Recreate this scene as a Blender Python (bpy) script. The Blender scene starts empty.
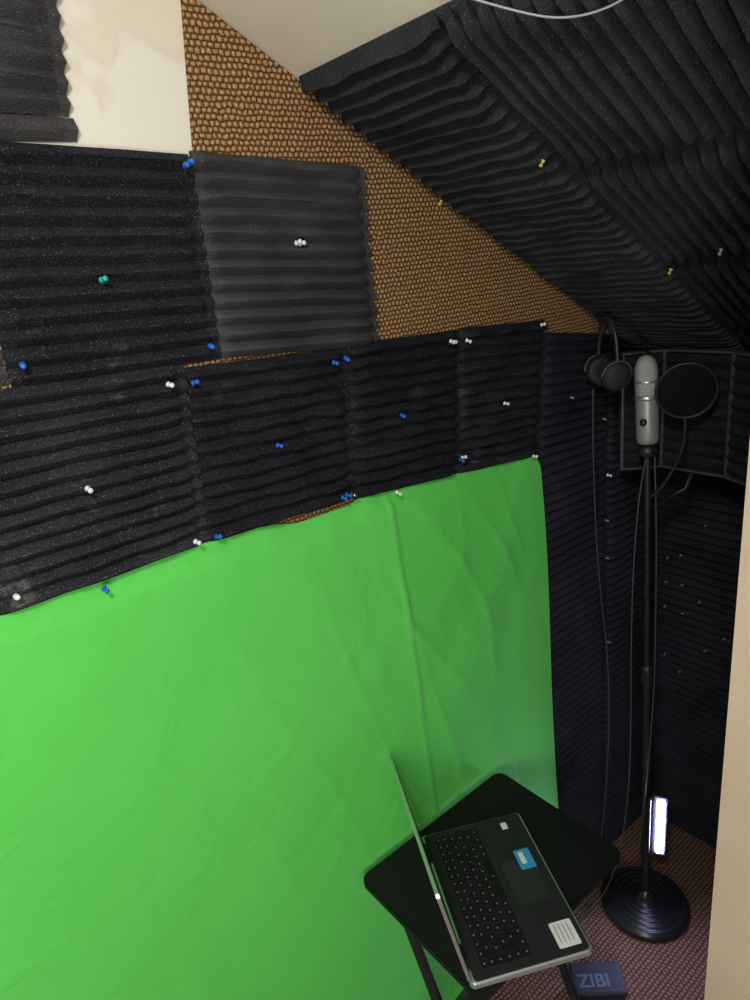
import bpy, bmesh, math, random
from mathutils import Vector, Matrix, noise
random.seed(4)
S=bpy.context.scene
try: S.view_settings.view_transform='Standard'
except Exception: pass
COL=S.collection

# ------------------------------------------------------------ materials
def mat(name, col, rough=.6, metal=0, spec=None, emit=None, estr=0):
    m=bpy.data.materials.new(name); m.use_nodes=True
    b=m.node_tree.nodes['Principled BSDF']
    b.inputs['Base Color'].default_value=(*col,1); b.inputs['Roughness'].default_value=rough
    b.inputs['Metallic'].default_value=metal
    if spec is not None: b.inputs['Specular IOR Level'].default_value=spec
    if emit: b.inputs['Emission Color'].default_value=(*emit,1); b.inputs['Emission Strength'].default_value=estr
    return m
def N(m,t,**k):
    n=m.node_tree.nodes.new(t)
    for a,b in k.items():
        if a in n.inputs: n.inputs[a].default_value=b
        else: setattr(n,a,b)
    return n
def L(m,a,b): m.node_tree.links.new(a,b)
def bsdf(m): return m.node_tree.nodes['Principled BSDF']
def ramp(m,fac,stops):
    r=N(m,'ShaderNodeValToRGB'); e=r.color_ramp.elements
    while len(e)<len(stops): e.new(.5)
    for i,(p,c) in enumerate(stops):
        e[i].position=p; e[i].color=(*c,1) if len(c)==3 else c
    L(m,fac,r.inputs[0]); return r
def bump(m,h,strength=.5,dist=.01):
    b=N(m,'ShaderNodeBump',Strength=strength,Distance=dist); L(m,h,b.inputs['Height']); L(m,b.outputs[0],bsdf(m).inputs['Normal']); return b
def foam_mat(name,c,speck=.25,chalk=0.0):
    m=mat(name,c,1.0,spec=.05); g=N(m,'ShaderNodeNewGeometry')
    n1=N(m,'ShaderNodeTexNoise',Scale=480.,Detail=1.); L(m,g.outputs['Position'],n1.inputs['Vector'])
    r1=ramp(m,n1.outputs['Fac'],[(.64,(0,0,0)),(.74,(speck,)*3)])
    n2=N(m,'ShaderNodeTexNoise',Scale=9.,Detail=4.); L(m,g.outputs['Position'],n2.inputs['Vector'])
    r2=ramp(m,n2.outputs['Fac'],[(.3,tuple(x*.75 for x in c)),(.7,tuple(x*1.25 for x in c))])
    a=N(m,'ShaderNodeMix',data_type='RGBA',blend_type='ADD'); a.inputs[0].default_value=1
    L(m,r2.outputs[0],a.inputs[6]); L(m,r1.outputs[0],a.inputs[7])
    out=a.outputs[2]
    if chalk:
        n3=N(m,'ShaderNodeTexNoise',Scale=14.,Detail=6.,Roughness=.75); L(m,g.outputs['Position'],n3.inputs['Vector'])
        r3=ramp(m,n3.outputs['Fac'],[(.60,(0,0,0)),(.72,(chalk,)*3)])
        b=N(m,'ShaderNodeMix',data_type='RGBA',blend_type='ADD'); b.inputs[0].default_value=1
        L(m,out,b.inputs[6]); L(m,r3.outputs[0],b.inputs[7]); out=b.outputs[2]
    L(m,out,bsdf(m).inputs['Base Color'])
    bump(m,n1.outputs['Fac'],.7,.003)
    return m
M_foam=foam_mat('foam_black',(.020,.021,.027),.16,.07)
M_foam2=foam_mat('foam_black_dusty',(.026,.027,.033),.18,.09)
M_foam3=foam_mat('foam_black_clean',(.016,.017,.022),.11,.03)
M_foamhaze=foam_mat('foam_hazed',(.027,.027,.039),.05)  # black foam with the corner's bluish haze mixed into its colour
M_foamg=foam_mat('foam_grey',(.062,.060,.064),.12)
M_foamc=foam_mat('foam_ceiling',(.029,.029,.034),.07)

def woven(name,c_hi,c_mid,c_lo,px,pz,axes=('X','Z')):
    m=mat(name,c_mid,.95,spec=.1); g=N(m,'ShaderNodeNewGeometry'); s=N(m,'ShaderNodeSeparateXYZ')
    nz=N(m,'ShaderNodeTexNoise',Scale=60.,Detail=3.); L(m,g.outputs['Position'],nz.inputs['Vector'])
    vm=N(m,'ShaderNodeVectorMath',operation='MULTIPLY_ADD'); L(m,nz.outputs['Color'],vm.inputs[0]); vm.inputs[1].default_value=(.008,)*3
    L(m,g.outputs['Position'],vm.inputs[2]); L(m,vm.outputs[0],s.inputs[0])
    def mth(op,a,b=None):
        n=N(m,'ShaderNodeMath',operation=op)
        for i,v in enumerate((a,b)):
            if v is None: continue
            if hasattr(v,'links'): L(m,v,n.inputs[i])
            else: n.inputs[i].default_value=v
        return n.outputs[0]
    rowc=mth('MULTIPLY',s.outputs[axes[1]],1/pz)
    ri=mth('MODULO',mth('FLOOR',mth('ADD',rowc,1000)),2.0)
    xa=mth('ADD',mth('MULTIPLY',s.outputs[axes[0]],1/px),mth('MULTIPLY',ri,.5))
    a=mth('ABSOLUTE',mth('SINE',mth('MULTIPLY',xa,math.pi)))
    b=mth('ABSOLUTE',mth('SINE',mth('MULTIPLY',rowc,math.pi)))
    h=mth('MULTIPLY',mth('POWER',a,.7),mth('POWER',b,.8))
    n2=N(m,'ShaderNodeTexNoise',Scale=420.,Detail=2.); L(m,g.outputs['Position'],n2.inputs['Vector'])
    h2=mth('MULTIPLY',h,mth('ADD',mth('MULTIPLY',n2.outputs['Fac'],1.5),.25))
    r=ramp(m,h2,[(.05,c_lo),(.5,c_mid),(1.0,c_hi)])
    L(m,r.outputs[0],bsdf(m).inputs['Base Color']); bump(m,h2,.7,.005)
    return m
M_carp=woven('woven_brown',(.54,.33,.16),(.28,.15,.062),(.048,.021,.009),.0092,.0080)
M_floor=woven('floor_carpet',(.36,.21,.15),(.20,.11,.078),(.06,.032,.025),.0115,.0115,('X','Y'))

M_dry=mat('drywall',(.72,.68,.58),.8)
g=N(M_dry,'ShaderNodeNewGeometry'); n=N(M_dry,'ShaderNodeTexNoise',Scale=6.,Detail=3.,Distortion=.3); L(M_dry,g.outputs['Position'],n.inputs['Vector'])
r=ramp(M_dry,n.outputs['Fac'],[(.48,(.68,.65,.57)),(.52,(.62,.565,.46)),(.57,(.64,.59,.49)),(.63,(.69,.66,.59))]); L(M_dry,r.outputs[0],bsdf(M_dry).inputs['Base Color'])
M_plas=mat('plaster',(.72,.67,.55),.85)
g=N(M_plas,'ShaderNodeNewGeometry'); n=N(M_plas,'ShaderNodeTexNoise',Scale=5.,Detail=5.); L(M_plas,g.outputs['Position'],n.inputs['Vector'])
r=ramp(M_plas,n.outputs['Fac'],[(.3,(.72,.65,.51)),(.7,(.84,.77,.63))]); L(M_plas,r.outputs[0],bsdf(M_plas).inputs['Base Color'])
M_trim=mat('door_paint',(.6,.45,.33),.5)
g=N(M_trim,'ShaderNodeNewGeometry'); n=N(M_trim,'ShaderNodeTexNoise',Scale=6.,Detail=4.); L(M_trim,g.outputs['Position'],n.inputs['Vector'])
r=ramp(M_trim,n.outputs['Fac'],[(.3,(.54,.40,.31)),(.7,(.61,.465,.365))]); L(M_trim,r.outputs[0],bsdf(M_trim).inputs['Base Color'])
M_green=mat('green_cloth',(.115,.60,.085),.8,spec=.2)
b=bsdf(M_green); b.inputs['Sheen Weight'].default_value=.12
g=N(M_green,'ShaderNodeNewGeometry'); n=N(M_green,'ShaderNodeTexNoise',Scale=3.,Detail=3.); L(M_green,g.outputs['Position'],n.inputs['Vector'])
r=ramp(M_green,n.outputs['Fac'],[(.3,(.090,.53,.075)),(.7,(.105,.58,.090))]); L(M_green,r.outputs[0],b.inputs['Base Color'])
n2=N(M_green,'ShaderNodeTexNoise',Scale=9.,Detail=5.,Distortion=1.6); L(M_green,g.outputs['Position'],n2.inputs['Vector']); bump(M_green,n2.outputs['Fac'],.3,.012)
M_blk=mat('black_plastic',(.012,.012,.014),.45)
M_tbl=mat('table_black',(.008,.008,.009),.55,spec=.2)
n=N(M_tbl,'ShaderNodeTexNoise',Scale=120.,Detail=2.); bump(M_tbl,n.outputs['Fac'],.1,.001)
M_silv=mat('silver_alu',(.62,.63,.65),.32,.8)
M_deck=mat('deck_dark',(.020,.020,.022),.6,0,spec=.2)
M_key=mat('key_black',(.008,.008,.009),.6,spec=.2)
M_leg=mat('key_legend',(.16,.16,.17),.6)
M_scr=mat('screen_glass',(.01,.01,.012),.12)
M_blue=mat('pin_blue',(.02,.12,.55),.3); M_white=mat('pin_white',(.75,.75,.78),.3)
M_teal=mat('pin_teal',(.01,.42,.36),.3); M_red=mat('pin_pale_red',(.40,.22,.24),.4); M_yel=mat('pin_yellow',(.5,.45,.08),.4)
M_steel=mat('pin_steel',(.5,.5,.5),.3,1)
M_stB=mat('sticker_blue',(.05,.32,.62),.4); M_stW=mat('sticker_white',(.75,.76,.78),.5)
M_cab=mat('cable_grey',(.06,.06,.065),.5); M_cabw=mat('cable_white',(.3,.32,.35),.5)
M_mic=mat('mic_silver',(.32,.32,.33),.4,.4)
M_grille=mat('mic_grille',(.42,.42,.41),.5,.3)
v=N(M_grille,'ShaderNodeTexVoronoi',Scale=420.); 
tc=N(M_grille,'ShaderNodeTexCoord'); L(M_grille,tc.outputs['Object'],v.inputs['Vector']); bump(M_grille,v.outputs['Distance'],.8,.002)
M_led=mat('led_tube',(.9,.9,1),.3,emit=(.54,.52,1.0),estr=190)
M_box=mat('box_slate',(.010,.013,.021),.6); M_txt=mat('box_text',(.08,.12,.18),.6)
M_pad=mat('ear_pad',(.010,.010,.011),.7)
M_frame=mat('frame_grey',(.05,.05,.058),.4)
M_mesh=mat('pop_mesh',(.010,.010,.012),.9,spec=.1)
bsdf(M_mesh).inputs['Alpha'].default_value=.7

# ------------------------------------------------------------ mesh helpers
def mesh_obj(name,verts,faces,mats,parent=None,smooth=False,mi=None):
    me=bpy.data.meshes.new(name); me.from_pydata([tuple(v) for v in verts],[],faces)
    for m in (mats if isinstance(mats,(list,tuple)) else [mats]): me.materials.append(m)
    if mi: 
        for p,i in zip(me.polygons,mi): p.material_index=i
    if smooth:
        for p in me.polygons: p.use_smooth=True
    me.update()
    o=bpy.data.objects.new(name,me); COL.objects.link(o)
    if parent: o.parent=parent
    return o
def box(name,c,s,m,parent=None,bev=0,rot=None,seg=3):
    bm=bmesh.new(); bmesh.ops.create_cube(bm,size=1)
    bmesh.ops.scale(bm,vec=s,verts=bm.verts)
    if bev: bmesh.ops.bevel(bm,geom=bm.edges[:],offset=bev,segments=seg,affect='EDGES',profile=.5)
    me=bpy.data.meshes.new(name); bm.to_mesh(me); bm.free(); me.materials.append(m)
    o=bpy.data.objects.new(name,me); COL.objects.link(o); o.location=c
    if rot: o.rotation_euler=rot
    if parent: o.parent=parent
    return o
def rslab(name,c,sx,sy,t,r,m,parent=None,bev=.003):
    """rounded-corner slab, centre c"""
    pts=[]
    for cx,cy,a0 in ((sx/2-r,sy/2-r,0),(-sx/2+r,sy/2-r,90),(-sx/2+r,-sy/2+r,180),(sx/2-r,-sy/2+r,270)):
        for k in range(9):
            a=math.radians(a0+k*90/8); pts.append((cx+r*math.cos(a),cy+r*math.sin(a)))
    bm=bmesh.new(); vs=[bm.verts.new((x,y,-t/2)) for x,y in pts]; f=bm.faces.new(vs)
    e=bmesh.ops.extrude_face_region(bm,geom=[f]); bmesh.ops.translate(bm,vec=(0,0,t),verts=[x for x in e['geom'] if isinstance(x,bmesh.types.BMVert)])
    bmesh.ops.recalc_face_normals(bm,faces=bm.faces)
    if bev:
        ed=[x for x in bm.edges if abs(x.verts[0].co.z-x.verts[1].co.z)<1e-6]
        bmesh.ops.bevel(bm,geom=ed,offset=bev,segments=2,affect='EDGES')
    me=bpy.data.meshes.new(name); bm.to_mesh(me); bm.free(); me.materials.append(m)
    o=bpy.data.objects.new(name,me); COL.objects.link(o); o.location=c
    if parent: o.parent=parent
    return o
def tube(name,pts,r,m,parent=None,cyclic=False,smooth=True):
    cu=bpy.data.curves.new(name,'CURVE'); cu.dimensions='3D'; cu.bevel_depth=r; cu.bevel_resolution=3; cu.resolution_u=8; cu.use_fill_caps=True
    if smooth:
        sp=cu.splines.new('NURBS'); sp.points.add(len(pts)-1)
        for p,q in zip(sp.points,pts): p.co=(*q,1)
        sp.order_u=4; sp.use_endpoint_u=True
    else:
        sp=cu.splines.new('POLY'); sp.points.add(len(pts)-1)
        for p,q in zip(sp.points,pts): p.co=(*q,1)
    sp.use_cyclic_u=cyclic
    cu.materials.append(m)
    o=bpy.data.objects.new(name,cu); COL.objects.link(o)
    if parent: o.parent=parent
    return o
def lathe(name,prof,m,parent=None,loc=(0,0,0),rot=(0,0,0),seg=48,sharp=False):
    vs=[];fs=[]
    for r,z in prof:
        for k in range(seg):
            a=2*math.pi*k/seg; vs.append((r*math.cos(a),r*math.sin(a),z))
    for i in range(len(prof)-1):
        for k in range(seg):
            k2=(k+1)%seg; fs.append((i*seg+k,i*seg+k2,(i+1)*seg+k2,(i+1)*seg+k))
    fs.append(tuple(range(seg))[::-1]); fs.append(tuple((len(prof)-1)*seg+k for k in range(seg)))
    o=mesh_obj(name,vs,fs,m,parent,smooth=not sharp); o.location=loc; o.rotation_euler=rot
    return o
def empty(name,loc=(0,0,0),rot=(0,0,0)):
    e=bpy.data.objects.new(name,None); COL.objects.link(e); e.location=loc; e.rotation_euler=rot; e.empty_display_size=.05
    return e

# ------------------------------------------------------------ room shell
SL=.575
def cz(x): return min(2.11-SL*(x-.674),2.455)
YW=.966; XB=1.72; X0=-1.5; Y0=-1.3
def solid(name,poly,ext,m):
    """prism: polygon points + extrusion vector"""
    n=len(poly); e=Vector(ext); vs=[Vector(p) for p in poly]+[Vector(p)+e for p in poly]
    fs=[tuple(range(n)),tuple(range(n,2*n))[::-1]]+[(i,i+n,(i+1)%n+n,(i+1)%n) for i in range(n)]
    o=mesh_obj(name,vs,fs,m); bm=bmesh.new(); bm.from_mesh(o.data); bmesh.ops.recalc_face_normals(bm,faces=bm.faces); bm.to_mesh(o.data); bm.free(); return o
xk=.074
solid('wall_left',[(X0,YW,0),(XB,YW,0),(XB,YW,cz(XB)),(xk,YW,2.455),(X0,YW,2.455)],(0,.1,0),M_dry)
solid('wall_back',[(XB,YW,0),(XB,Y0,0),(XB,Y0,cz(XB)),(XB,YW,cz(XB))],(.1,0,0),M_carp)
solid('wall_right',[(X0,Y0,0),(XB,Y0,0),(XB,Y0,cz(XB)),(xk,Y0,2.455),(X0,Y0,2.455)],(0,-.1,0),M_plas)
solid('wall_front',[(X0,YW,0),(X0,Y0,0),(X0,Y0,2.455),(X0,YW,2.455)],(-.1,0,0),M_plas)
solid('floor',[(X0,Y0,0),(XB,Y0,0),(XB,YW,0),(X0,YW,0)],(0,0,-.1),M_floor)
solid('ceiling',[(X0,Y0,2.455),(xk,Y0,2.455),(XB,Y0,cz(XB)),(XB,Y0,cz(XB)+.1),(xk,Y0,2.555),(X0,Y0,2.555)],(0,YW-Y0,0),M_plas)
# woven carpet nailed on the left wall (its left end is cut slightly off plumb)
solid('wall_carpet',[(-.30,.966,.02),(1.715,.966,.02),(1.715,.966,cz(1.715)-.002),(.530,.966,cz(.530)-.002),(.503,.966,2.205),(.480,.966,2.013),(.470,.966,1.99),(-.30,.966,1.99)],(0,-.005,0),M_carp)
# partition wall with door jamb (right of the opening)
solid('wall_partition',[(.875,.335,0),(.875,Y0,0),(.875,Y0,1.90),(.875,.335,1.90)],(.08,0,0),M_plas)
solid('trim_1',[(.85,.354,0),(.85,-.2,0),(.85,-.2,1.90),(.85,.354,1.90)],(.11,0,0),M_trim)

# ------------------------------------------------------------ acoustic foam
def foam(O,U,V,Nn,quad,n,m,depth=.021,sag=.002,seed=0,along='u',name='acoustic_foam_panel',pw=1.0,wv=.5):
    """quad = TL,TR,BR,BL in (u,v); ridges run along u, n wedges stacked in v (or swapped)"""
    O=Vector(O);U=Vector(U).normalized();V=Vector(V).normalized();Nn=Vector(Nn).normalized()
    q=[Vector(p) for p in quad]
    if along=='v': q=[q[3],q[0],q[1],q[2]]
    K=8; ns=26; nt=n*K; vs=[];fs=[]
    def P(s,t):
        a=q[0].lerp(q[1],s); b=q[3].lerp(q[2],s); return a.lerp(b,t)
    for j in range(nt+1):
        t=j/nt
        fr=(t*n)%1.0
        if j==nt: fr=0
        tri=1-abs(2*fr-1)
        hh=depth*(.12+.88*(tri**pw*(1.0 if tri<.9 else .95)))
        for i in range(ns+1):
            s=i/ns
            nz=noise.noise(Vector((s*4+seed*7.3,t*n*.35,seed)))
            wob=noise.noise(Vector((s*6+seed*3.1,round(t*n)*2.7,seed*1.7)))*wv
            uv=P(s,t+ .16/n*wob*(0<j<nt))
            d=hh*(1+.22*wob)+sag*nz*2+sag
            if i in (0,ns):
                jag=.0012*noise.noise(Vector((t*40,seed,i)))
                uv=uv+(q[1]-q[0]).normalized()*(jag+(.0018*tri*(1 if i else -1)))
            # softly rounded panel borders so neighbouring panels read separately
            ed=min(s,1-s)*ns
            if ed<1: d*=.55
            elif ed<2: d*=.9
            vs.append(O+U*uv.x+V*uv.y+Nn*max(d,.002))
    W=ns+1
    for j in range(nt):
        for i in range(ns):
            fs.append((j*W+i,j*W+i+1,(j+1)*W+i+1,(j+1)*W+i))
    # skirt
    rim=[(0,i) for i in range(ns+1)]+[(j,ns) for j in range(1,nt+1)]+[(nt,i) for i in range(ns-1,-1,-1)]+[(j,0) for j in range(nt-1,0,-1)]
    base=len(vs)
    for j,i in rim:
        uv=P(i/ns,j/nt); vs.append(O+U*uv.x+V*uv.y+Nn*.0005)
    R=len(rim)
    for k in range(R):
        a=rim[k];b=rim[(k+1)%R]
        fs.append((a[0]*W+a[1],base+k,base+(k+1)%R,b[0]*W+b[1]))
    fs.append(tuple(base+k for k in range(R)))
    o=mesh_obj(name,vs,fs,m)
    bm=bmesh.new(); bm.from_mesh(o.data); bmesh.ops.recalc_face_normals(bm,faces=bm.faces); bm.to_mesh(o.data); bm.free()
    return o
wl=dict(O=(0,.9605,0),U=(1,0,0),V=(0,0,1),Nn=(0,-1,0))
def wf(quad,n,m,seed,**k):
    a=dict(wl); a.update(k); return foam(quad=quad,n=n,m=m,seed=seed,**a)
DR=dict(O=(0,.965,0))
wf([(.03,2.36),(.350,2.285),(.322,2.052),(.02,2.058)],10,M_foamg,1,depth=.022,**DR)
wf([(.02,2.060),(.327,2.050),(.325,2.024),(.02,2.028)],1,M_foamg,2,depth=.016,**DR)
wf([(.178,2.026),(.468,2.009),(.462,1.730),(.174,1.744)],12,M_foam,3)
wf([(-.12,2.026),(.174,2.022),(.170,1.75),(-.12,1.755)],12,M_foamg,4)
wf([(.472,2.013),(.770,1.991),(.763,1.704),(.464,1.731)],12,M_foamg,5,depth=.025,wv=.4)
wf([(.090,1.748),(.401,1.734),(.384,1.456),(.083,1.456)],13,M_foam2,6,depth=.023)
wf([(-.22,1.752),(.088,1.748),(.080,1.456),(-.22,1.459)],12,M_foam,7)
wf([(.402,1.728),(.695,1.709),(.672,1.442),(.386,1.456)],12,M_foam3,8,wv=1.1,depth=.020,sag=.003)
wf([(.696,1.714),(.967,1.700),(.936,1.413),(.673,1.440)],12,M_foam3,9,wv=1.1,sag=.003)
wf([(.968,1.702),(1.234,1.682),(1.191,1.386),(.937,1.413)],13,M_foam,10,wv=1.1,depth=.020,sag=.003)
# haze-tinted foam between the green cloth and the corner
zs=[(1.655,1.580),(1.375,1.345),(1.085,1.075),(.80,.79),(.51,.505),(.22,.22),(.004,.004)]
sd=20
for i in range(6):
    xs=[1.236 if i==0 else 1.185,1.475,1.717]
    for k in range(2):
        f0=k*.5; f1=f0+.5
        zt=lambda j,f:zs[j][0]*(1-f)+zs[j][1]*f
        x0_=xs[k]
        quad=[(x0_,zt(i,f0)),(xs[k+1],zt(i,f1)),(xs[k+1],zt(i+1,f1)),(xs[k],zt(i+1,f0))]
        if i==0 and k==0: quad[3]=(1.197,quad[3][1])
        wf(quad,12 if i<5 else 9,M_foamhaze,sd,depth=.021 if not(k==0 and i>0) else .016,sag=.001); sd+=1
# back wall foam
ys=[.955,.665,.375,.085,-.205,-.49]
zb=[1.478,1.19,.90,.61,.32,.006]
for i in range(5):
    for k in range(5):
        foam((1.7195,0,0),(0,-1,0),(0,0,1),(-1,0,0),[(-ys[k],zb[i]),(-ys[k+1],zb[i]),(-ys[k+1],zb[i+1]),(-ys[k],zb[i+1])],12,M_foamhaze,seed=sd); sd+=1
# sloped ceiling foam: u = inward (-Y), v = down the slope
ct=1/math.sqrt(1+SL*SL)
Oc=Vector((0,0,2.11+SL*.674)); nn=Vector((-SL,0,-1)).normalized()
ul=[-.955,-.665,-.375,-.085,.205,.49]
xr=[.668,.945,1.212,1.478,1.672]
for j in range(4):
    for k in range(5):
        a=[(ul[k]+.001,xr[j]/ct),(ul[k+1]-.001,xr[j]/ct),(ul[k+1]-.001,(xr[j+1]-.002)/ct),(ul[k]+.001,(xr[j+1]-.002)/ct)]
        foam(Oc+nn*.001,(0,-1,0),(ct,0,-SL*ct),nn,a,12,M_foamc,depth=.024,sag=.0025,seed=sd,along='u' if k<1 else 'v',wv=.5); sd+=1

# ------------------------------------------------------------ green cloth
def cloth():
    nx,nz_=280,170; vs=[];fs=[]
    tops=[(-.9,1.47),(.083,1.464),(.385,1.463),(.50,1.448),(.55,1.434),(.66,1.432),(.70,1.444),(.94,1.420),(1.183,1.393)]
    def top(x):
        for a,b in zip(tops,tops[1:]):
            if x<=b[0]: return a[1]+(b[1]-a[1])*(x-a[0])/(b[0]-a[0])
        return tops[-1][1]
    for j in range(nz_+1):
        t=j/nz_
        xe=1.181+.044*t**.6+.004*math.sin(t*9)
        for i in range(nx+1):
            s=i/nx
            x=-.9+(xe+.9)*s; zt=top(min(x,1.18)); z=zt+(0.012-zt)*t
            seam=.748+.06*max(0,t-.12)-.02*max(0,.12-t)+.010*math.sin(t*5)
            y=.945
            y-=.006*math.exp(-((x-seam)/.005)**2)
            if x<seam: y-=.003*(1/(1+math.exp(-(x-seam+.03)/.01)))
            amp=(.28+.85/(1+math.exp(-(x-.60)/.12)))*min(1,t*6+.15)
            d1=noise.noise(Vector((x*3.2+z*1.9,z*.9-x*.8,3)))
            d2=noise.noise(Vector((x*9-z*5,z*2.5+x*2,7)))
            d3=1-abs(noise.noise(Vector((x*5+z*3.2,z*1.3-x*1.2,11))))*2
            d4=1-abs(noise.noise(Vector((x*6+z*1.2,z*1.1-x*.4,19))))*2
            d5=noise.noise(Vector((x*20+z*9,z*5-x*4,23)))
            y-=amp*(.007*d1+.0035*d2+.0035*max(0,d3)**6+.0035*max(0,d4)**7+.0012*d5)
            y-=.012*t*t
            k=min(1,t/.03); y=y*k+.9575*(1-k)
            if x>1.05:
                f=min(1,(x-1.05)/.12); f=f*f*(3-2*f)
                tgt=.9395-.006*t
                y=y*(1-f)+tgt*f if t>.02 else y*(1-f)+(.952*(1-t/.02)+tgt*t/.02)*f
            vs.append((x,min(y,.9575),z))
    W=nx+1
    for j in range(nz_):
        for i in range(nx): fs.append((j*W+i,(j+1)*W+i,(j+1)*W+i+1,j*W+i+1))
    return mesh_obj('green_screen_cloth',vs,fs,M_green,smooth=True)
cloth()

# ------------------------------------------------------------ push pins (one object)
def pins():
    prof=[(.0042,0),(.0045,.0012),(.0024,.003),(.0022,.007),(.0038,.0095),(.0038,.0115),(.002,.0125)]
    vs=[];fs=[];mi=[]; seg=12
    mats=[M_blue,M_white,M_teal,M_red,M_yel,M_steel]
    def add(p,nv,c,sc=1.0):
        nv=Vector(nv).normalized(); tilt=Vector((random.uniform(-.25,.25),random.uniform(-.25,.25),random.uniform(-.25,.25)))
        q=(nv+tilt).normalized().to_track_quat('Z','Y'); b=len(vs)
        for r,z in prof:
            for k in range(seg):
                a=2*math.pi*k/seg; vs.append(Vector(p)+q@Vector((r*sc*math.cos(a),r*sc*math.sin(a),z*sc)))
        for i in range(len(prof)-1):
            for k in range(seg):
                k2=(k+1)%seg; fs.append((b+i*seg+k,b+i*seg+k2,b+(i+1)*seg+k2,b+(i+1)*seg+k)); mi.append(c)
        fs.append(tuple(b+(len(prof)-1)*seg+k for k in range(seg))); mi.append(c)
        fs.append(tuple(b+k for k in range(seg))[::-1]); mi.append(c)
    A=[(453,1992,0),(461,1996,0),(308,1859,2),(189,1771,0),(441,1754,0),(404,1707,0),(367,1712,1),(613,1882,1),(619,1881,1),(226,1598,1),(106,1484,1),(525,1583,0),(393,1469,0),(358,1473,1),(654,1693,0),(679,1696,0),(790,1573,0),(637,1459,0),(646,1461,0),(659,1460,5),(928,1685,1),(971,1680,1),(934,1682,1),(1072,1535,1),(933,1450,0),(938,1452,1),(760,1432,1),(1200,1677,1),(1161,1396,1),(213,1452,0),(1449,1270,1),(1442,1149,3),(1446,1040,3),(1430,1420,3),(1455,780,3),(1300,1500,3)]
    for x,z,c in A: add((x/1000,.9385,z/1000),(0,-1,0),c,.95 if c!=3 else .7)
    B=[(904,958),(865,975),(904,880),(855,885),(905,800),(852,795),(805,850),(900,640),(850,600),(780,700),(800,1080),(730,760),(860,1180)]
    for y,z in B: add((1.699,y/1000,z/1000),(-1,0,0),3,.7)
    for x,y,c in [(.935,.945,4),(.895,.69,4),(1.21,.66,4),(1.16,.55,3)]:
        add((x,y,2.11-SL*(x-.674)-.028),(-SL,0,-1),c,.8)
    return mesh_obj('push_pins',vs,fs,mats,smooth=True,mi=mi)
pins()

# ------------------------------------------------------------ folding tray table
tb=empty('folding_tray_table',(.764,.757,0))
rslab('top',(0,0,.640),.434,.338,.020,.022,M_tbl,tb,bev=.004)
for sx in (-.165,.165):
    tube('leg_a',[(sx,.12,.628),(sx,.115,.60),(sx,-.145,.03),(sx,-.15,.011)],.011,M_blk,tb,smooth=False)
    s2=sx*.90
    tube('leg_b',[(s2,-.12,.628),(s2,-.115,.60),(s2,.145,.03),(s2,.15,.011)],.011,M_blk,tb,smooth=False)
tube('foot_bar_a',[(-.165,-.15,.012),(.165,-.15,.012)],.011,M_blk,tb,smooth=False)
tube('foot_bar_b',[(-.149,.15,.012),(.149,.15,.012)],.011,M_blk,tb,smooth=False)
tube('pivot_bar',[(-.165,-.012,.32),(.165,-.012,.32)],.006,M_blk,tb,smooth=False)
tube('top_rail_a',[(-.165,.12,.622),(.165,.12,.622)],.008,M_blk,tb,smooth=False)
tube('top_rail_b',[(-.149,-.12,.622),(.149,-.12,.622)],.008,M_blk,tb,smooth=False)

# ------------------------------------------------------------ laptop
lp=empty('laptop',(.697,.902,.651),(0,0,math.radians(-117.3)))
LW,LD=.333,.227
rslab('base',(LW/2,LD/2,.008),LW,LD,.014,.010,M_silv,lp,bev=.003)
rslab('deck',(LW/2,LD/2+.002,.0153),LW-.008,LD-.012,.0012,.008,M_deck,lp,bev=0)
for fx in (.03,LW-.03):
    for fy in (.025,LD-.025): box('foot',(fx,fy,.0005),(.02,.006,.002),M_blk,lp)
def keys():
    vs=[];fs=[];mi=[]
    def kb(x,y,w,d):
        z0=.0160;z1=.0182;e=.001;b=len(vs)
        for zz,i in ((z0,0),(z1,e)):
            vs.extend([(x+i,y+i,zz),(x+w-i,y+i,zz),(x+w-i,y+d-i,zz),(x+i,y+d-i,zz)])
        for f in ((4,5,6,7),(0,1,5,4),(1,2,6,5),(2,3,7,6),(3,0,4,7)): fs.append(tuple(b+q for q in f)); mi.append(0)
        b=len(vs); lw=min(.0036,w*.4); cx=x+w*.45; cy=y+d*.5; zz=z1+.0002
        vs.extend([(cx-lw/2,cy-.0016,zz),(cx+lw/2,cy-.0016,zz),(cx+lw/2,cy+.0016,zz),(cx-lw/2,cy+.0016,zz)]); fs.append((b,b+1,b+2,b+3)); mi.append(1)
    rows=[[1]*16,[1]*13+[1.8]+[1],[1.5]+[1]*12+[1.3,1],[1.8]+[1]*11+[2,1],[2.3]+[1]*10+[2.5,1],[1.2,1,1,1,5.2,1,1,1,1.2,1,1]]
    x0,x1=.018,LW-.018; y=.030
    for ri,r in enumerate(rows):
        d=.011 if ri==0 else .0165; T=sum(r); x=x0
        for w in r:
            ww=(x1-x0)*w/T; kb(x+.001,y,ww-.002,d-.002); x+=ww
        y+=d
    return mesh_obj('keyboard',vs,fs,[M_key,M_leg],lp,mi=mi)
keys()
rslab('touchpad',(LW*.50,.172,.0161),.100,.068,.0006,.004,mat('touchpad',(.028,.028,.031),.4,.1),lp,bev=0)
rslab('sticker_a',(.121,.190,.0162),.048,.032,.0005,.002,M_stB,lp,bev=0)
rslab('sticker_a_band',(.118,.186,.0166),.028,.010,.0004,.001,M_stW,lp,bev=0)
rslab('sticker_b',(.291,.193,.0162),.050,.042,.0005,.003,M_stW,lp,bev=0)
for q in range(4): rslab('sticker_b_line',(.289,.180+q*.008,.0166),.034,.002,.0003,.0008,mat('print_grey',(.3,.3,.32),.6),lp,bev=0)
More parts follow.
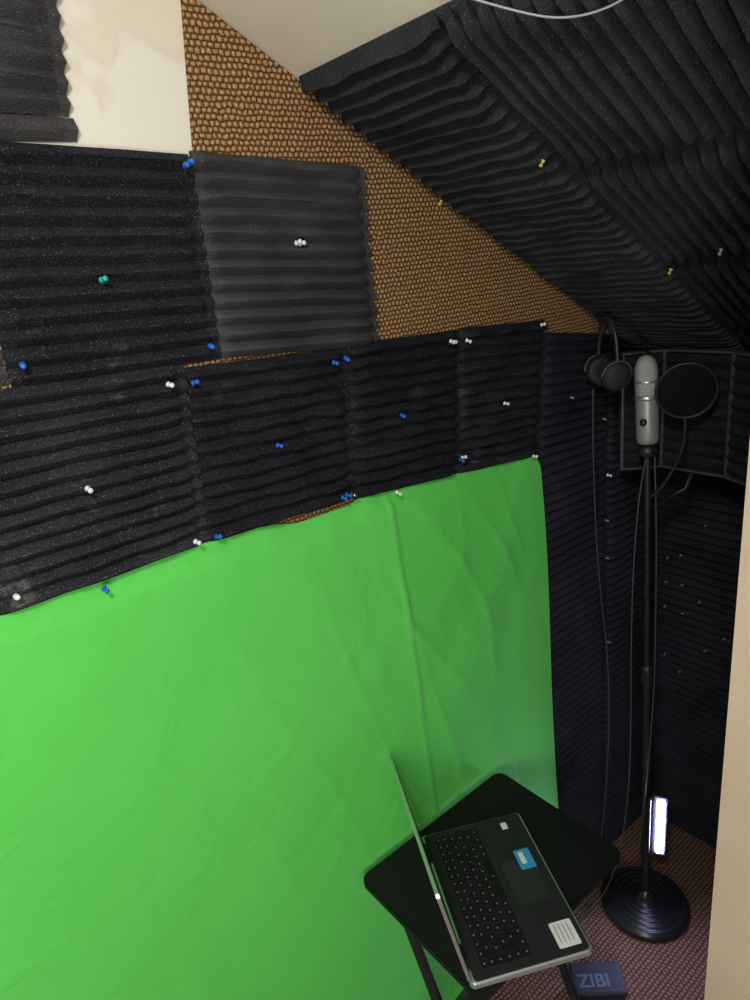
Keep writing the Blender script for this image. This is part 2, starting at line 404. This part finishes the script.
rslab('sticker_c',(.030,.182,.0162),.018,.013,.0005,.002,M_stW,lp,bev=0)
# hinge + lid (opened ~101 deg)
for hx in (.05,LW-.05):
    o=lathe('hinge',[(.005,-.022),(.005,.022)],M_blk,lp,(hx,.003,.018),(0,math.pi/2,0),seg=20)
lid=empty('lid_pivot',(0,.0,.018),(math.radians(11.0),0,0)); lid.parent=lp
LH=.222
def vslab(name,cx,cy,cz_,w,h,t,r,m,bev):
    o=rslab(name,(0,0,0),w,h,t,r,m,lid,bev=bev); o.location=(cx,cy,cz_); o.rotation_euler=(math.pi/2,0,0); return o
vslab('lid_shell',LW/2,0,LH/2,LW,LH,.006,.010,M_silv,.002)
vslab('bezel',LW/2,.0033,LH/2,LW-.006,LH-.006,.0010,.008,M_blk,0)
vslab('display',LW/2,.0039,LH/2+.004,LW-.022,LH-.034,.0006,.002,M_scr,0)

# ------------------------------------------------------------ microphone on round-base stand
BX,BY=1.388,.764; TX,TY=1.388,.797
ms=empty('microphone_stand',(0,0,0))
prof=[(.118,.0),(.121,.004),(.121,.010),(.117,.016)]
for rr in (.108,.092,.076,.060,.044):
    h0=.020+(.121-rr)*.10
    prof+=[(rr+.004,h0),(rr,h0+.0035),(rr-.004,h0+.0035),(rr-.008,h0-.002)]
prof+=[(.030,.030),(.026,.040),(.020,.052),(.014,.060)]
M_base=mat('stand_base',(.016,.016,.019),.28)
lathe('base',prof,M_base,ms,(BX,BY,0),seg=72)
tube('pole_lower',[(BX,BY,.05),(BX+(TX-BX)*.5,BY+(TY-BY)*.5,.78)],.011,M_blk,ms,smooth=False)
tube('pole_upper',[(BX+(TX-BX)*.5,BY+(TY-BY)*.5,.77),(TX,TY,1.375)],.0075,M_blk,ms,smooth=False)
lathe('clutch',[(.012,-.03),(.015,-.025),(.015,.02),(.010,.03)],M_blk,ms,((BX+TX)/2,(BY+TY)/2,.78),seg=24)
lathe('shock_collar',[(.010,-.02),(.022,-.012),(.022,.004),(.012,.012)],M_blk,ms,(TX,TY,1.375),seg=24)
mc=empty('condenser_microphone',(TX,TY,1.388),(math.radians(-3),math.radians(0),0)); mc.scale=(.86,.86,1)
lathe('body',[(.018,0),(.0265,.003),(.0285,.012),(.0285,.098),(.0275,.102)],M_mic,mc)
lathe('band',[(.0278,.102),(.0292,.103),(.0292,.110),(.0278,.111)],M_silv,mc)
lathe('grille',[(.0275,.111),(.0285,.116),(.0285,.160),(.0275,.174),(.022,.188),(.013,.196),(.003,.199)],M_grille,mc)
lathe('grille_rib',[(.0288,.140),(.0296,.141),(.0296,.144),(.0288,.145)],M_silv,mc)
lathe('knob',[(.008,0),(.008,.008),(.007,.010)],M_blk,mc,(-.028,-.008,.055),(0,-math.pi/2,0),seg=20)

# pop filter with gooseneck (pushed to the side of the microphone)
pf=empty('pop_filter',(1.400,.719,1.512),(0,math.radians(84),math.radians(34)))
ring=[(.060*math.cos(a*math.pi/24),.060*math.sin(a*math.pi/24),0) for a in range(48)]
tube('hoop',ring,.0032,M_blk,pf,cyclic=True,smooth=False)
lathe('mesh',[(.058,-.0006),(.059,0),(.058,.0006)],M_mesh,pf)
gn=tube('gooseneck',[(1.400,.719,1.452),(1.403,.715,1.40),(1.40,.735,1.34),(1.395,.77,1.27),(1.388,.790,1.26)],.004,M_blk); 
gn.parent=pf; gn.matrix_parent_inverse=(Matrix.Translation(pf.location)@pf.rotation_euler.to_matrix().to_4x4()).inverted()

# isolation shield (3 foam-lined panels) behind the microphone
sh=empty('isolation_shield',(1.500,.745,1.440))
def shp(name,c,w,rz):
    e=empty(name,c,(0,0,rz)); e.parent=sh
    box('plate',(.008,0,0),(.005,w,.275),M_blk,e,bev=.002)
    box('frame_side',(.002,w/2-.004,0),(.022,.007,.285),M_frame,e,bev=.002)
    box('frame_side',(.002,-w/2+.004,0),(.022,.007,.285),M_frame,e,bev=.002)
    box('frame_top',(.002,0,.139),(.022,w,.006),M_frame,e,bev=.002)
    box('frame_bottom',(.002,0,-.139),(.022,w,.006),M_frame,e,bev=.002)
    nr=9; vs=[];fs=[]
    for i in range(nr*2+1):
        z=-.132+.264*i/(nr*2); d=-.012 if i%2 else -.001
        vs+= [(d,-w/2+.008,z),(d,w/2-.008,z)]
    for i in range(nr*2): fs.append((2*i,2*i+1,2*i+3,2*i+2))
    mesh_obj('wedge_foam',vs,fs,M_foam3,e)
shp('panel_center',(0,0,0),.16,0)
shp('panel_left',(-.038,.112,0),.10,math.radians(48))
shp('panel_right',(-.026,-.132,0),.12,math.radians(-24))
tube('shield_bracket',[(.006,0,-.13),(.006,.02,-.19),(-.05,.045,-.21),(-.112,.050,-.21)],.006,M_blk,sh,smooth=False)

# headphones hooked beside the microphone
hp=empty('headphones',(1.335,.867,1.566),(0,0,math.radians(56.7)))
arc=[(.050*math.cos(a),0,.105*math.sin(a)) for a in [math.pi*k/16 for k in range(17)]]
tube('headband',[(x,y,z+.005) for x,y,z in arc],.005,M_blk,hp)
tube('headband_pad',[(x*.90,y,z*.94+.005) for x,y,z in arc[4:13]],.008,M_pad,hp)
for sx in (1,-1):
    lathe('ear_cup',[(.020,-.010),(.028,-.008),(.032,0),(.032,.008),(.026,.015),(.012,.018)],M_pad,hp,(sx*.042,0,-.012),(0,sx*math.pi/2,0),seg=32)
    lathe('ear_pad',[(.022,-.012),(.030,-.011),(.033,-.004),(.030,.002)],M_pad,hp,(sx*.036,0,-.012),(0,sx*math.pi/2,0),seg=32)
    tube('yoke',[(sx*.046,-.033,-.012),(sx*.054,-.030,.012),(sx*.051,0,.028),(sx*.054,.030,.012),(sx*.046,.033,-.012)],.002,M_cab,hp)
hk=tube('hook_arm',[(1.335,.867,1.655),(1.37,.835,1.650),(1.42,.83,1.62),(1.462,.845,1.575)],.004,M_blk)
hk.parent=hp; hk.matrix_parent_inverse=(Matrix.Translation(hp.location)@hp.rotation_euler.to_matrix().to_4x4()).inverted()

# LED light bar clamped on the pole
ld=empty('led_light_bar',(1.388,.730,.322),(0,0,math.radians(30)))
box('housing',(.002,0,0),(.018,.040,.205),M_blk,ld,bev=.004)
box('diffuser',(-.0095,-.002,0),(.008,.020,.176),M_led,ld,bev=.0035)
box('side_fin',(-.006,.027,.0),(.020,.008,.19),M_blk,ld,bev=.003)
box('clamp',(.014,.022,.03),(.014,.03,.03),M_blk,ld,bev=.003)

# cables
tube('microphone_cable',[(1.385,.79,1.385),(1.372,.80,1.33),(1.37,.815,1.15),(1.375,.82,.85),(1.36,.80,.5),(1.34,.81,.2),(1.30,.84,.03),(1.25,.86,.006),(1.15,.86,.006)],.0018,M_cab)
tube('headphone_cable',[(1.315,.890,1.52),(1.32,.895,1.40),(1.345,.905,1.2),(1.365,.905,1.0),(1.38,.88,.75),(1.36,.87,.45),(1.32,.87,.10),(1.27,.88,.006),(1.2,.89,.006)],.0014,M_cab)
tube('usb_cable',[(1.395,.785,1.385),(1.40,.775,1.2),(1.40,.77,.95),(1.395,.76,.7),(1.36,.76,.40),(1.35,.765,.24)],.0018,M_cab)
def cc(x,y,o=.036): return (x,y,2.11-SL*(x-.674)-o)
tube('ceiling_cable',[cc(.60,.62),cc(.65,.57),cc(.672,.545),cc(.692,.52),cc(.702,.49),cc(.704,.46),cc(.70,.43),cc(.685,.39),cc(.64,.34)],.0012,M_cabw)

# small slate box with lettering on the floor
bx=empty('storage_box',(1.066,.706,0),(0,0,math.radians(-41)))
box('body',(0,0,.030),(.124,.078,.060),M_box,bx,bev=.008)
box('lid',(0,0,.064),(.130,.085,.016),M_box,bx,bev=.006)
c=bpy.data.curves.new('lettering','FONT'); c.body='ZIBI'; c.size=.047; c.extrude=.0006; c.offset=.0010; c.materials.append(M_txt)
o=bpy.data.objects.new('lettering',c); COL.objects.link(o); o.location=(-.052,-.024,.0725); o.parent=bx

# ------------------------------------------------------------ lights
def area(name,loc,target,size,power,col):
    l=bpy.data.lights.new(name,'AREA'); l.energy=power; l.size=size; l.color=col; l.shape='DISK'
    o=bpy.data.objects.new(name,l); COL.objects.link(o); o.location=loc
    o.rotation_euler=(Vector(target)-Vector(loc)).to_track_quat('-Z','Y').to_euler(); return o
area('ceiling_lamp',(-.25,-.05,2.38),(.45,.95,1.2),.22,12,(1,.97,.93))
area('low_fill',(-.50,-.55,1.35),(.0,.95,.75),.8,16.5,(.98,.98,1))  # added fill from low behind the camera, not a lamp in the room
w=bpy.data.worlds.new('world'); S.world=w; w.use_nodes=True
w.node_tree.nodes['Background'].inputs[0].default_value=(.8,.85,1,1); w.node_tree.nodes['Background'].inputs[1].default_value=.3

# ------------------------------------------------------------ camera
cam=bpy.data.cameras.new('camera'); co=bpy.data.objects.new('camera',cam); COL.objects.link(co)
cam.sensor_fit='VERTICAL'; cam.sensor_height=36; cam.lens=.68*36; cam.clip_start=.01
R=Vector((.770856,-.628139,-.105941)); U=Vector((.290182,.198213,.936219)); F=Vector((.567077,.752432,-.335068))
m=Matrix(((R.x,U.x,-F.x),(R.y,U.y,-F.y),(R.z,U.z,-F.z)))
co.rotation_euler=m.to_euler(); co.location=(0,0,1.85)
S.camera=co
